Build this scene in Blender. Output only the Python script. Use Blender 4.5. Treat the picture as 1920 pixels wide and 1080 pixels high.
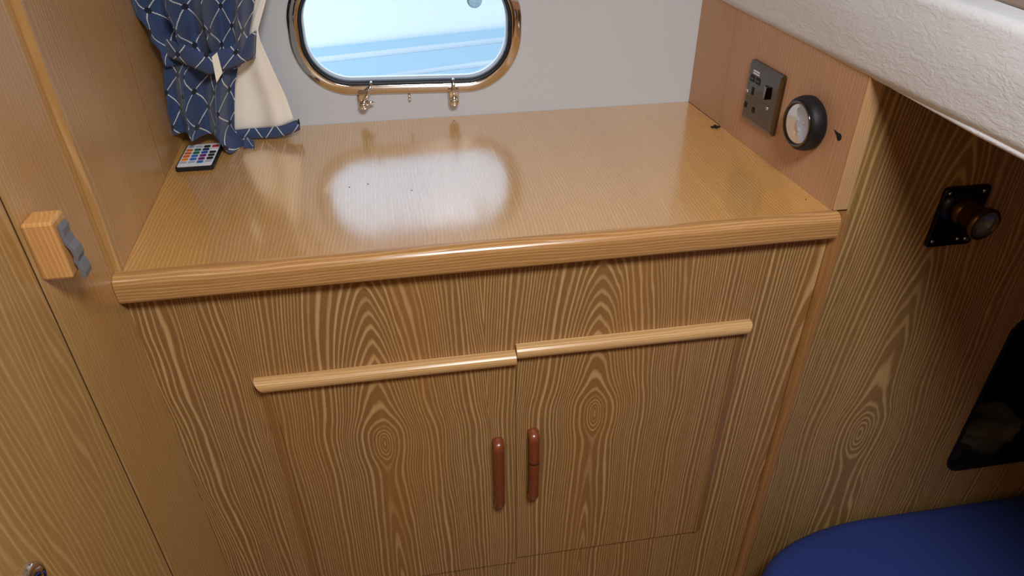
import bpy, bmesh, math, random
from mathutils import Vector, Matrix, Euler, noise as mnoise
random.seed(7)
PI = math.pi
for o in list(bpy.data.objects):
    bpy.data.objects.remove(o)
scn = bpy.context.scene
COL = scn.collection

# ------------------------------------------------------------------ camera
F_PX = 1331.0
CAM_LOC = Vector((0.33485, -0.72241, 0.42542))
CAM_ROT = Euler((math.radians(55.817), math.radians(0.309), math.radians(-9.225)), 'XYZ')
cd = bpy.data.cameras.new('camera')
cam = bpy.data.objects.new('camera', cd)
COL.objects.link(cam)
cam.location = CAM_LOC
cam.rotation_euler = CAM_ROT
cd.sensor_width = 36.0
cd.lens = F_PX / 1920 * 36.0
cd.clip_start = 0.01
scn.camera = cam
RM = CAM_ROT.to_matrix()


def at(px, py, axis, val):
    """point of a photo pixel on the plane coordinate[axis] == val"""
    v = RM @ Vector(((px - 960) / F_PX, -(py - 540) / F_PX, -1))
    t = (val - CAM_LOC[axis]) / v[axis]
    return CAM_LOC + v * t


# ------------------------------------------------------------------ world, light, exposure
w = bpy.data.worlds.new('overcast_sky')
scn.world = w
w.use_nodes = True
bg = w.node_tree.nodes['Background']
bg.inputs[0].default_value = (0.70, 0.86, 1.0, 1)
bg.inputs[1].default_value = 2.5

LAMP_LOC = (0.52, -0.84, 0.985)
LAMP_POWER = 19.0
LAMP_COLOR = (0.97, 0.985, 1.0)

scn.view_settings.view_transform = 'Standard'
scn.view_settings.look = 'None'
scn.view_settings.gamma = 1.0
scn.view_settings.use_curve_mapping = False
scn.view_settings.exposure = 0.0


# ------------------------------------------------------------------ shader helpers
class V:
    """tiny expression builder over Math nodes"""
    nt = None

    def __init__(s, sock):
        s.s = sock

    @staticmethod
    def op(name, *a, clamp=False):
        n = V.nt.nodes.new('ShaderNodeMath')
        n.operation = name
        n.use_clamp = clamp
        for i, x in enumerate(a):
            if isinstance(x, V):
                V.nt.links.new(x.s, n.inputs[i])
            else:
                n.inputs[i].default_value = float(x)
        return V(n.outputs[0])

    def __add__(s, o): return V.op('ADD', s, o)
    __radd__ = __add__
    def __sub__(s, o): return V.op('SUBTRACT', s, o)
    def __rsub__(s, o): return V.op('SUBTRACT', o, s)
    def __mul__(s, o): return V.op('MULTIPLY', s, o)
    __rmul__ = __mul__
    def __truediv__(s, o): return V.op('DIVIDE', s, o)
    def abs(s): return V.op('ABSOLUTE', s)
    def floor(s): return V.op('FLOOR', s)
    def fract(s): return V.op('FRACT', s)
    def sqrt(s): return V.op('SQRT', s)
    def pow(s, e): return V.op('POWER', s, e)
    def clamp(s): return V.op('ADD', s, 0.0, clamp=True)


def smooth(x, a, b):
    n = V.nt.nodes.new('ShaderNodeMapRange')
    n.interpolation_type = 'SMOOTHSTEP'
    V.nt.links.new(x.s, n.inputs[0])
    n.inputs[1].default_value = a
    n.inputs[2].default_value = b
    return V(n.outputs[0])


def vec(x, y, z):
    n = V.nt.nodes.new('ShaderNodeCombineXYZ')
    for i, q in enumerate((x, y, z)):
        if isinstance(q, V):
            V.nt.links.new(q.s, n.inputs[i])
        else:
            n.inputs[i].default_value = q
    return n.outputs[0]


def noise(v, scale=1.0, detail=2.0, rough=0.5):
    n = V.nt.nodes.new('ShaderNodeTexNoise')
    V.nt.links.new(v, n.inputs['Vector'])
    n.inputs['Scale'].default_value = scale
    n.inputs['Detail'].default_value = detail
    n.inputs['Roughness'].default_value = rough
    return V(n.outputs[0])


def white(x):
    n = V.nt.nodes.new('ShaderNodeTexWhiteNoise')
    n.noise_dimensions = '1D'
    V.nt.links.new(x.s, n.inputs['W'])
    return V(n.outputs['Value'])


def mixc(f, a, b):
    n = V.nt.nodes.new('ShaderNodeMix')
    n.data_type = 'RGBA'
    if isinstance(f, V):
        V.nt.links.new(f.s, n.inputs[0])
    else:
        n.inputs[0].default_value = f
    for i, q in ((6, a), (7, b)):
        if isinstance(q, tuple):
            n.inputs[i].default_value = (q[0], q[1], q[2], 1)
        else:
            V.nt.links.new(q, n.inputs[i])
    return n.outputs[2]


def srgb(r, g, b):
    f = lambda c: (c / 12.92 if c <= 0.04045 else ((c + 0.055) / 1.055) ** 2.4)
    return (f(r / 255), f(g / 255), f(b / 255))


def start(name):
    m = bpy.data.materials.new(name)
    m.use_nodes = True
    V.nt = m.node_tree
    return m, m.node_tree.nodes['Principled BSDF']


def coords(kind='Object'):
    t = V.nt.nodes.new('ShaderNodeTexCoord')
    s = V.nt.nodes.new('ShaderNodeSeparateXYZ')
    V.nt.links.new(t.outputs[kind], s.inputs[0])
    return [V(s.outputs[i]) for i in range(3)]


def bump(b, h, strength, dist):
    n = V.nt.nodes.new('ShaderNodeBump')
    n.inputs['Strength'].default_value = strength
    n.inputs['Distance'].default_value = dist
    V.nt.links.new(h.s, n.inputs['Height'])
    V.nt.links.new(n.outputs[0], b.inputs['Normal'])


def plain(name, col, rough=0.5, metal=0.0, coat=0.0, var=0.12, nscale=60.0, spec=0.5):
    """procedural plain material: faint mottling and roughness variation"""
    m, b = start(name)
    x, y, z = coords()
    n = noise(vec(x, y, z), nscale, 3.0)
    c2 = tuple(min(1, c * (1 - var)) for c in col)
    V.nt.links.new(mixc(n, c2, col), b.inputs['Base Color'])
    r = n * 0.08 + (rough - 0.04)
    V.nt.links.new(r.s, b.inputs['Roughness'])
    b.inputs['Metallic'].default_value = metal
    b.inputs['Coat Weight'].default_value = coat
    b.inputs['Specular IOR Level'].default_value = spec
    return m


def wood(name, light, dark, across='x', along='z', k=220.0, warp=1.2, contrast=1.0, rough=0.35,
         coat=0.0, coat_rough=0.2, coat_ior=1.5, cathedral=None, warm=None, wl=0.40, wscale=(9.0, 1.6), blotch=0.25, bumps=0.25,
         seed=0.0, spec=0.5):
    m, b = start(name)
    X = dict(zip('xyz', coords()))
    u, v = X[across], X[along]
    third = [X[q] for q in 'xyz' if q not in (across, along)][0]
    wv = vec(u * wscale[0] + seed, v * wscale[1] + seed * 1.7, third * wscale[0])
    n1 = noise(wv, 1.0, 3.0, 0.5)
    n2 = noise(vec(u * 45 + seed, v * 7.0, third * 45), 1.0, 2.0)
    if cathedral:
        c0, L = cathedral['mid'], cathedral['width']
        q = (u - c0) / L                       # leaf edges on integers, book matched
        q = q + (n1 - 0.5) * 0.10 + (n2 - 0.5) * 0.012
        leaf = q.floor()
        du = (q.fract() - 0.5).abs() * L       # distance from the heart of the leaf
        inner = smooth(1.0 - ((leaf + 0.5).abs()), 0.2, 0.4)   # the two middle leaves
        ez = cathedral['eye'] + (leaf + 1.0) * cathedral['eye_step']
        dz = v - ez
        d = V.op('MAXIMUM', dz, 0.0) * cathedral['rise'] + V.op('MINIMUM', dz, 0.0) * (cathedral['rise'] * 0.33) + (n1 - 0.5) * 2.0
        g = V.op('EXPONENT', (dz / cathedral['eye_h']).pow(2) * -1.0)
        d = d + 4.6 - g * 4.3
        d = d * inner + (1.0 - inner) * (n1 * 10.0 + dz * 10.0)
        du2 = du * k
        r = (du2 * du2 + d * d).sqrt() + du2.pow(1.25) * 0.12
        r = r + V.op('SINE', r * 0.55) * 0.9
        r = r + (n2 - 0.5) * warp
    else:
        r = u * k + third * (k * 0.35) + (n1 - 0.5) * warp * 9.0 + (n2 - 0.5) * warp * 0.5
    ring = r.floor()
    h = white(ring + seed)
    s = r.fract()
    # earlywood: pale open band with soft shoulders
    e = smooth(s, 0.0, wl * 0.45) * (1.0 - smooth(s, wl * 0.7, wl * 1.35))
    e = e * (h * 0.5 + 0.5)
    fine = noise(vec(u * 900, v * 26, third * 900), 1.0, 2.0, 0.6)
    pore = noise(vec(u * 380 + 3, v * 60, third * 380), 1.0, 3.0, 0.65)
    big = noise(vec(u * 5 + seed, v * 1.3 + 2, third * 5), 1.0, 2.0)
    f = e * contrast + (fine - 0.5) * 0.55 + (pore - 0.5) * 0.35 + (big - 0.5) * blotch * 2.0 + (1.0 - contrast) * 0.4
    f = f.clamp()
    c = mixc(f, dark, light)
    if warm:
        c = mixc(smooth(noise(vec(u * 7 + 9, v * 0.9, third * 7), 1.0, 2.0), 0.45, 0.75) * 0.55, c, warm)
    V.nt.links.new(c, b.inputs['Base Color'])
    V.nt.links.new((rough + (fine - 0.5) * 0.15 - e * 0.04).s, b.inputs['Roughness'])
    b.inputs['Coat Weight'].default_value = coat
    b.inputs['Coat Roughness'].default_value = coat_rough
    b.inputs['Coat IOR'].default_value = coat_ior
    b.inputs['Specular IOR Level'].default_value = spec
    bump(b, fine * 0.5 + e * 0.6, bumps, 0.0006)
    return m


def leather(name, col, scale=55.0, strength=0.5, rough=0.5, stretch=(1, 1, 1)):
    m, b = start(name)
    x, y, z = coords()
    p = vec(x * stretch[0], y * stretch[1], z * stretch[2])
    warpn = noise(p, scale * 0.5, 2.0)
    x2 = x * stretch[0] + (warpn - 0.5) * 0.05
    p2 = vec(x2, y * stretch[1] + (warpn - 0.5) * 0.04, z * stretch[2])
    n = noise(p2, scale, 4.0, 0.6)
    crease = (n - 0.5).abs()
    cr = smooth(crease, 0.0, 0.12)
    grain = noise(p, scale * 9, 2.0)
    V.nt.links.new(mixc(cr * 0.6 + grain * 0.4, tuple(c * 0.97 for c in col), col), b.inputs['Base Color'])
    b.inputs['Roughness'].default_value = rough
    bump(b, cr * 0.6 + grain * 0.35 + n * 0.8, strength, 0.0015)
    return m


M = {}
M['front'] = wood('ash_veneer_front', srgb(198, 163, 112), srgb(138, 99, 58), k=180, warp=0.9, contrast=1.0, rough=0.42,
                  cathedral=dict(mid=0.4161, width=0.2988, eye=-0.3076, eye_step=0.0084, rise=32.0, eye_h=0.036),
                  warm=srgb(168, 116, 56), blotch=0.14, wl=0.43)
M['berth'] = wood('ash_veneer_berth', srgb(192, 158, 106), srgb(132, 98, 56), k=150, warp=1.2, contrast=0.9, rough=0.45,
                  cathedral=dict(mid=1.235, width=0.42, eye=-0.42, eye_step=0.05, rise=16.0, eye_h=0.05), wl=0.43,
                  wscale=(7.0, 1.5), seed=4.0)
M['left'] = wood('ash_veneer_left', srgb(210, 172, 118), srgb(174, 130, 76), across='y', k=150, warp=1.0, contrast=0.55,
                 rough=0.34, seed=2.0, warm=srgb(180, 124, 64), blotch=0.35, coat=0.15, coat_rough=0.3)
M['door'] = wood('ash_veneer_door', srgb(206, 168, 112), srgb(166, 124, 70), across='y', k=120, warp=1.3, contrast=0.6,
                 rough=0.36, seed=6.0, warm=srgb(170, 124, 60), blotch=0.5, coat=0.15, coat_rough=0.3)
M['right'] = wood('oak_panel_right', srgb(200, 160, 126), srgb(174, 130, 96), across='y', k=160, warp=0.9, contrast=0.45,
                  rough=0.4, seed=3.0, blotch=0.25)
M['top'] = wood('worktop_veneer', srgb(236, 188, 112), srgb(196, 142, 72), across='x', along='y', k=210, warp=1.0,
                contrast=0.62, rough=0.30, seed=5.0, wscale=(5.0, 2.0), coat=1.0, coat_rough=0.16, coat_ior=3.4, warm=srgb(194, 132, 60),
                blotch=0.3, bumps=0.16)
M['solid_x'] = wood('solid_ash_x', srgb(208, 166, 112), srgb(168, 120, 68), across='z', along='x', k=240, warp=0.8,
                    contrast=0.7, rough=0.3, seed=8.0, wscale=(14, 2.2), coat=0.4, coat_rough=0.2)
M['moulding'] = wood('pale_ash_x', srgb(222, 188, 138), srgb(190, 146, 92), across='z', along='x', k=330, warp=0.5,
                     contrast=0.6, rough=0.3, seed=9.0, coat=0.4, coat_rough=0.2)
M['solid_z'] = wood('solid_ash_z', srgb(208, 172, 130), srgb(184, 142, 100), across='x', along='z', k=300, warp=0.6,
                    contrast=0.6, rough=0.36, seed=11.0)
M['orange_z'] = wood('amber_lipping', srgb(176, 130, 80), srgb(138, 96, 54), across='x', along='z', k=250, warp=0.6,
                     contrast=0.5, rough=0.36, seed=12.0, coat=0.3)
M['block'] = wood('block_ash', srgb(222, 172, 112), srgb(190, 134, 74), across='x', along='z', k=260, warp=0.7,
                  contrast=0.5, rough=0.4, seed=13.0)
M['teak'] = wood('teak_handle', srgb(150, 78, 42), srgb(104, 48, 26), across='x', along='z', k=400, warp=0.5,
                 contrast=0.4, rough=0.28, seed=14.0, coat=0.6, coat_rough=0.15)
M['floor'] = wood('cabin_floor', srgb(150, 105, 60), srgb(100, 65, 35), across='x', along='y', k=60)
M['wallvinyl'] = leather('grey_wall_vinyl', srgb(198, 202, 208), 150, 0.06, 0.5)
M['vinyl'] = leather('white_padded_vinyl', srgb(212, 215, 220), 48, 0.22, 0.5, stretch=(1, 0.8, 1.7))
M['ceil'] = leather('cream_ceiling_vinyl', srgb(238, 234, 226), 30, 0.3, 0.6)
M['shelf'] = plain('shelf_top', srgb(150, 132, 120), 0.6)
M['chrome'] = plain('polished_steel', (0.86, 0.86, 0.87), 0.07, 1.0, var=0.03)
M['gun'] = plain('gunmetal_chrome', (0.17, 0.16, 0.155), 0.09, 1.0, var=0.05)
M['steel'] = plain('brushed_screw_steel', (0.6, 0.6, 0.6), 0.25, 1.0)
M['black'] = plain('black_plastic', (0.009, 0.009, 0.011), 0.5, spec=0.3)
M['rubber'] = plain('black_rubber_seal', (0.012, 0.014, 0.022), 0.45)
M['grey'] = plain('grey_catch_rubber', srgb(112, 112, 116), 0.5)
M['bronze'] = plain('dark_bronze', (0.13, 0.075, 0.045), 0.22, 1.0)
M['blackmetal'] = plain('blackened_metal', (0.03, 0.03, 0.034), 0.22, 0.9)
M['blue'] = plain('blue_mattress_fabric', srgb(30, 52, 122), 0.85, var=0.15, nscale=240)
M['lining'] = plain('cream_lining', srgb(246, 240, 228), 0.8, var=0.05, nscale=30)
M['cloth'] = plain('grey_cloth', srgb(96, 96, 94), 0.9, var=0.3, nscale=80)
M['darkcloth'] = plain('navy_bag', (0.01, 0.012, 0.02), 0.8)
M['white'] = plain('white_plastic', srgb(232, 234, 240), 0.35, var=0.03)
M['hull'] = plain('white_gelcoat', (0.85, 0.87, 0.90), 0.35, var=0.02, nscale=2)
M['stripe'] = plain('pale_blue_stripe', (0.42, 0.60, 0.70), 0.4, var=0.04, nscale=3)
M['seam'] = plain('dark_brown_seam', srgb(70, 44, 22), 0.8)
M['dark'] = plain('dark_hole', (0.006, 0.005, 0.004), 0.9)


def glassmat(name, tint=(1, 1, 1), ior=1.45, rough=0.02, veil=0.0, veilcol=(0.9, 0.95, 1)):
    m = bpy.data.materials.new(name)
    m.use_nodes = True
    nt = m.node_tree
    V.nt = nt
    nt.nodes.remove(nt.nodes['Principled BSDF'])
    out = nt.nodes['Material Output']
    tr = nt.nodes.new('ShaderNodeBsdfTransparent')
    tr.inputs[0].default_value = (*tint, 1)
    gl = nt.nodes.new('ShaderNodeBsdfGlossy')
    gl.inputs['Roughness'].default_value = rough
    fr = nt.nodes.new('ShaderNodeFresnel')
    fr.inputs[0].default_value = ior
    mx = nt.nodes.new('ShaderNodeMixShader')
    nt.links.new(fr.outputs[0], mx.inputs[0])
    nt.links.new(tr.outputs[0], mx.inputs[1])
    nt.links.new(gl.outputs[0], mx.inputs[2])
    last = mx
    if veil:
        df = nt.nodes.new('ShaderNodeBsdfDiffuse')
        df.inputs[0].default_value = (*veilcol, 1)
        x, y, z = coords()
        f = noise(vec(x, y, z), 180, 3.0) * veil * 2.0
        m2 = nt.nodes.new('ShaderNodeMixShader')
        nt.links.new(f.s, m2.inputs[0])
        nt.links.new(mx.outputs[0], m2.inputs[1])
        nt.links.new(df.outputs[0], m2.inputs[2])
        last = m2
    nt.links.new(last.outputs[0], out.inputs[0])
    return m


M['glass'] = glassmat('window_glass', (0.97, 0.985, 1.0))
M['sucker'] = glassmat('clear_sucker', (0.75, 0.9, 0.95), 1.5, 0.1, 0.35, (0.5, 0.75, 0.8))
M['lens'] = glassmat('clear_lens', (0.9, 0.93, 1.0), 1.25, 0.08, 0.10)


def reflector():
    m, b = start('painted_reflection')
    x, y, z = coords()
    n = noise(vec(x, y, z), 220, 2.0)
    V.nt.links.new(mixc(n, (0.38, 0.42, 0.55), (0.80, 0.84, 0.95)), b.inputs['Base Color'])  # bluish-grey reflections of the bowl painted in as matt colour
    b.inputs['Metallic'].default_value = 0.0
    b.inputs['Roughness'].default_value = 0.45
    bump(b, n, 0.6, 0.002)
    return m


M['reflector'] = reflector()


def curtainmat():
    m, b = start('blue_lattice_cotton')
    u, v, _ = coords('UV')
    p = 0.050
    wob = noise(vec(u, v, u), 60, 2.0)
    a = (u + v) / p + (wob - 0.5) * 0.06
    c = (u - v) / p + (wob - 0.5) * 0.06
    da = (a.fract() - 0.5).abs()
    dc = (c.fract() - 0.5).abs()
    twist = V.op('SINE', v * 2600.0) * 0.006
    la = 1.0 - smooth(da + twist, 0.014, 0.028)
    lc = 1.0 - smooth(dc + twist, 0.014, 0.028)
    line = V.op('MAXIMUM', la, lc)
    node = 1.0 - smooth((da * da + dc * dc).sqrt(), 0.105, 0.135)
    weave = noise(vec(u * 1.0, v * 1.0, 0.0), 900, 2.0)
    base = mixc(weave, srgb(32, 46, 82), srgb(62, 86, 130))
    col = mixc(line, base, srgb(222, 222, 216))
    col = mixc(node, col, srgb(16, 20, 40))
    V.nt.links.new(col, b.inputs['Base Color'])
    b.inputs['Roughness'].default_value = 0.85
    b.inputs['Sheen Weight'].default_value = 0.2
    bump(b, weave + line * 1.5, 0.3, 0.0006)
    return m


M['curtain'] = curtainmat()


def emis(name, col, st):
    m, b = start(name)
    b.inputs['Base Color'].default_value = (*col, 1)
    b.inputs['Emission Color'].default_value = (*col, 1)
    b.inputs['Emission Strength'].default_value = st
    return m


# ------------------------------------------------------------------ mesh helpers (all verts in world metres)
def obj(name, bm, mat, parent=None, smooth_=False, bevel=0.0, segs=2, autosmooth=True):
    if isinstance(bm, tuple):
        me = bpy.data.meshes.new(name)
        me.from_pydata(bm[0], [], bm[1])
    else:
        bmesh.ops.recalc_face_normals(bm, faces=bm.faces)
        me = bpy.data.meshes.new(name)
        bm.to_mesh(me)
        bm.free()
    me.materials.append(M[mat] if isinstance(mat, str) else mat)
    o = bpy.data.objects.new(name, me)
    COL.objects.link(o)
    if smooth_:
        for p in me.polygons:
            p.use_smooth = True
    if bevel:
        md = o.modifiers.new('bevel', 'BEVEL')
        md.width = bevel
        md.segments = segs
        md.limit_method = 'ANGLE'
        md.angle_limit = math.radians(40)
    if parent:
        o.parent = parent
        pl = Vector((0, 0, 0))
        q = parent
        while q:
            pl += q.location
            q = q.parent
        o.location = -pl
    return o


def empty(name, loc, label=None, cat=None, group=None, kind=None):
    o = bpy.data.objects.new(name, None)
    COL.objects.link(o)
    o.location = loc
    o.empty_display_size = 0.02
    return tag(o, label, cat, group, kind)


def tag(o, label=None, cat=None, group=None, kind=None):
    if label: o['label'] = label
    if cat: o['category'] = cat
    if group: o['group'] = group
    if kind: o['kind'] = kind
    return o


def box(x0, x1, y0, y1, z0, z1, bm=None):
    bm = bm or bmesh.new()
    mtx = Matrix.Translation(((x0 + x1) / 2, (y0 + y1) / 2, (z0 + z1) / 2)) @ Matrix.Diagonal((x1 - x0, y1 - y0, z1 - z0, 1))
    bmesh.ops.create_cube(bm, size=1, matrix=mtx)
    return bm


def prism(pts, d0, d1, axes, bm=None):
    """polygon pts (2-D) extruded from d0 to d1; axes e.g. 'xyz' -> pts in x,y, extrude z"""
    bm = bm or bmesh.new()
    ia = ['xyz'.index(c) for c in axes]
    def mk(p, d):
        v = [0, 0, 0]
        v[ia[0]], v[ia[1]], v[ia[2]] = p[0], p[1], d
        return bm.verts.new(v)
    a = [mk(p, d0) for p in pts]
    b = [mk(p, d1) for p in pts]
    bm.faces.new(a)
    bm.faces.new(b[::-1])
    n = len(pts)
    for i in range(n):
        bm.faces.new((a[i], b[i], b[(i + 1) % n], a[(i + 1) % n]))
    return bm


def lathe(profile, frame, seg=32, bm=None, closed=False):
    """profile [(r,h)], revolved about frame's local z (4x4 matrix)"""
    bm = bm or bmesh.new()
    rings = []
    for r, h in profile:
        if r < 1e-6:
            rings.append([bm.verts.new(frame @ Vector((0, 0, h)))])
        else:
            rings.append([bm.verts.new(frame @ Vector((r * math.cos(2 * PI * i / seg), r * math.sin(2 * PI * i / seg), h))) for i in range(seg)])
    for a, b in zip(rings, rings[1:]):
        for i in range(seg):
            j = (i + 1) % seg
            if len(a) == 1 and len(b) == 1:
                continue
            if len(a) == 1:
                bm.faces.new((a[0], b[i], b[j]))
            elif len(b) == 1:
                bm.faces.new((a[i], a[j], b[0]))
            else:
                bm.faces.new((a[i], a[j], b[j], b[i]))
    return bm


def axis_frame(loc, direction):
    q = Vector(direction).to_track_quat('Z', 'Y')
    return Matrix.Translation(loc) @ q.to_matrix().to_4x4()


def tube(pts, rad, seg=10, bm=None, flat=1.0, caps=True):
    """round tube along pts; rad number or list"""
    bm = bm or bmesh.new()
    pts = [Vector(p) for p in pts]
    n = len(pts)
    rings = []
    ref = None
    for i, p in enumerate(pts):
        t = (pts[min(i + 1, n - 1)] - pts[max(i - 1, 0)]).normalized()
        if ref is None:
            ref = Vector((1, 0, 0)) if abs(t.x) < 0.8 else Vector((0, 0, 1))
        a = (ref - t * ref.dot(t)).normalized()
        ref = a
        b = t.cross(a)
        r = rad[i] if isinstance(rad, (list, tuple)) else rad
        rings.append([bm.verts.new(p + a * r * math.cos(2 * PI * k / seg) + b * r * flat * math.sin(2 * PI * k / seg)) for k in range(seg)])
    for a, b in zip(rings, rings[1:]):
        for k in range(seg):
            j = (k + 1) % seg
            bm.faces.new((a[k], a[j], b[j], b[k]))
    if caps:
        bm.faces.new(rings[0][::-1])
        bm.faces.new(rings[-1])
    return bm


def rrect(cx, cy, hw, hh, r, seg=12, rot=0.0):
    pts = []
    for (sx, sy, a0) in ((1, 1, 0), (-1, 1, PI / 2), (-1, -1, PI), (1, -1, 3 * PI / 2)):
        for i in range(seg + 1):
            a = a0 + PI / 2 * i / seg
            x, y = sx * (hw - r) + r * math.cos(a), sy * (hh - r) + r * math.sin(a)
            pts.append((cx + x * math.cos(rot) - y * math.sin(rot), cy + x * math.sin(rot) + y * math.cos(rot)))
    return pts


def holed_wall(name, x0, x1, z0, z1, hole, y0, y1, mat):
    """slab in the xz plane from y0 (room side) to y1 with one hole"""
    bm = bmesh.new()
    def layer(y):
        o = [bm.verts.new((x, y, z)) for x, z in ((x0, z0), (x1, z0), (x1, z1), (x0, z1))]
        h = [bm.verts.new((x, y, z)) for x, z in hole]
        es = [bm.edges.new((o[i], o[(i + 1) % 4])) for i in range(4)]
        es += [bm.edges.new((h[i], h[(i + 1) % len(h)])) for i in range(len(h))]
        bmesh.ops.triangle_fill(bm, use_beauty=True, use_dissolve=False, edges=es)
        return o, h
    oa, ha = layer(y0)
    ob, hb = layer(y1)
    for A, B in ((oa, ob), (ha, hb)):
        n = len(A)
        for i in range(n):
            bm.faces.new((A[i], A[(i + 1) % n], B[(i + 1) % n], B[i]))
    return obj(name, bm, mat)


def ring_sweep(loops, bm=None, close=False):
    """bridge successive closed loops of equal length"""
    bm = bm or bmesh.new()
    L = [[bm.verts.new(p) for p in lp] for lp in loops]
    pairs = list(zip(L, L[1:])) + ([(L[-1], L[0])] if close else [])
    for a, b in pairs:
        n = len(a)
        for i in range(n):
            j = (i + 1) % n
            bm.faces.new((a[i], a[j], b[j], b[i]))
    return bm


# ------------------------------------------------------------------ dimensions
W = 0.864            # cabinet width
D = 0.4128           # worktop depth
ZF, ZC = -0.86, 1.02
def xl_line(y): return 0.0110 - 0.0371 * y      # left wall behind the worktop
def xr_line(y): return 0.8586 - 0.0790 * y      # right panel

# ------------------------------------------------------------------ the setting
tag(obj('floor', box(-0.3, 2.0, -1.75, 0.6, ZF - 0.03, ZF), 'floor'), kind='structure')
tag(obj('ceiling', box(-0.3, 2.0, -1.75, 0.6, ZC, ZC + 0.03), 'ceil'), kind='structure')
tag(obj('wall_rear', box(-0.3, 2.0, -1.75, -1.70, ZF, ZC), 'berth'), kind='structure')
tag(obj('wall_far_right', box(1.95, 2.0, -1.70, 0.6, ZF, ZC), 'berth'), kind='structure')

# hull side wall with the porthole opening
WC = (0.355, 0.142)          # porthole centre (x, z)
WROT = math.radians(-1.8)
hole = rrect(WC[0], WC[1], 0.165, 0.086, 0.078, 14, WROT)
wall_back = holed_wall('wall_back', -0.3, 1.95, ZF, ZC, hole, D, D + 0.035, 'wallvinyl')
tag(wall_back, kind='structure')

# left bulkhead: front strip, step behind the worktop front, vertical joint
g0, g1 = 0.2472, 0.2502
pl = [(0.004, -0.1345), (0.004, 0.0008), (xl_line(0), 0.0008), (xl_line(g0), g0), (xl_line(g0) - 0.003, g0 + 0.0001),
      (xl_line(g1) - 0.003, g1 - 0.0001), (xl_line(g1), g1), (xl_line(D), D), (-0.06, D), (-0.06, -0.1345)]
wl_ = obj('wall_left', prism(pl, ZF, ZC, 'xyz'), 'left')
tag(wl_, kind='structure')
obj('joint_seam', prism([(xl_line(g0) - 0.0004, g0 + 0.0002), (xl_line(g1) - 0.0004, g1 - 0.0002), (xl_line(g1) - 0.0028, g1 - 0.0002), (xl_line(g0) - 0.0028, g0 + 0.0002)], 0.0005, ZC, 'xyz'), 'seam', wl_)
obj('jamb_gap_shade', box(-0.02, 0.0014, -0.1382, -0.1347, ZF + 0.01, ZC - 0.001), 'seam', wl_)  # dark strip set into the door gap in place of its shade
# door beside it
dr = empty('door_1', (0, -0.5, ZF))
tag(dr, 'smooth honey wood cabin door with a pale metal pull', kind='structure')
obj('door_leaf', box(-0.031, 0.003, -1.70, -0.1385, ZF + 0.01, ZC), 'door', dr, bevel=0.0015)
# ring pull on the door, only its upper rim is in view
kc = at(42, 1096, 0, 0.022)
hd = obj('handle', lathe([(0.0, -0.021), (0.006, -0.021), (0.006, -0.008), (0.009, -0.003), (0.0135, 0.0), (0.0165, 0.005), (0.0155, 0.0095), (0.013, 0.011), (0.0115, 0.009), (0.0095, 0.006), (0.0, 0.005)],
         axis_frame(kc, (1, 0, 0)), 28), 'chrome', dr, smooth_=True)

# right panel above the worktop
rp = empty('wall_right', (0.86, 0.0, 0.0))
tag(rp, kind='structure')
T = 0.020
ZP = 0.182
gy = 0.300
def rpoly(ya, yb): return [(xr_line(ya), ya), (xr_line(yb), yb), (xr_line(yb) + T, yb), (xr_line(ya) + T, ya)]
obj('panel', prism(rpoly(0.0005, gy), 0.0, ZP, 'xyz'), 'right', rp)
obj('panel', prism([(x + (0.0008 if i < 2 else 0), y) for i, (x, y) in enumerate(rpoly(gy + 0.001, D - 0.0005))], 0.0, ZP, 'xyz'), 'right', rp)
obj('edge_lipping', prism(rpoly(-0.004, 0.0), 0.0018, ZP, 'xyz'), 'solid_z', rp, bevel=0.0012)
# keyhole-like drilled hole with its split
hc = at(1573, 257, 0, 0.8566)
bm = lathe([(0.0, 0.0), (0.0046, 0.0), (0.0046, 0.0007), (0.0, 0.0007)], axis_frame((xr_line(hc.y) - 0.0004, hc.y, hc.z), (1, 0, 0)), 20)
prism([(hc.y + 0.002, hc.z + 0.0042), (hc.y + 0.002, hc.z - 0.001), (hc.y + 0.0135, hc.z + 0.0052)], xr_line(hc.y) - 0.0011, xr_line(hc.y) + 0.001, 'yzx', bm)
obj('drilled_hole', bm, 'dark', rp)

# berth bulkhead beside the cabinet, with locker opening
OX0, OX1, OZ0, OZ1 = 1.2175, 1.66, -0.548, -0.213
hole2 = rrect((OX0 + OX1) / 2, (OZ0 + OZ1) / 2, (OX1 - OX0) / 2, (OZ1 - OZ0) / 2, 0.03, 8)
tag(holed_wall('wall_berth', 0.9045, 1.95, ZF, 0.20, hole2, 0.0, 0.014, 'berth'), kind='structure')
# locker behind the opening
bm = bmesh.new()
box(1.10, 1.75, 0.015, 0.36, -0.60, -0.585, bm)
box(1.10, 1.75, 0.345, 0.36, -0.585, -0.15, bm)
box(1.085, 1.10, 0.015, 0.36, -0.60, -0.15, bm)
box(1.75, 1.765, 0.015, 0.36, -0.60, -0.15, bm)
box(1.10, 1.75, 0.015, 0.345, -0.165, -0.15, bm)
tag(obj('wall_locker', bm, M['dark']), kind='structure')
# rubber edging of the opening
loops = []
for inset, y in ((-0.003, -0.0025), (0.003, -0.0025), (0.003, 0.016), (0.0005, 0.016), (0.0005, 0.0), (-0.003, 0.0)):
    h = rrect((OX0 + OX1) / 2, (OZ0 + OZ1) / 2, (OX1 - OX0) / 2 - inset, (OZ1 - OZ0) / 2 - inset, 0.03 - inset, 8)
    loops.append([(x, y, z) for x, z in h])
tag(obj('trim_2', ring_sweep(loops, close=True), 'black'), kind='structure')
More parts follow.
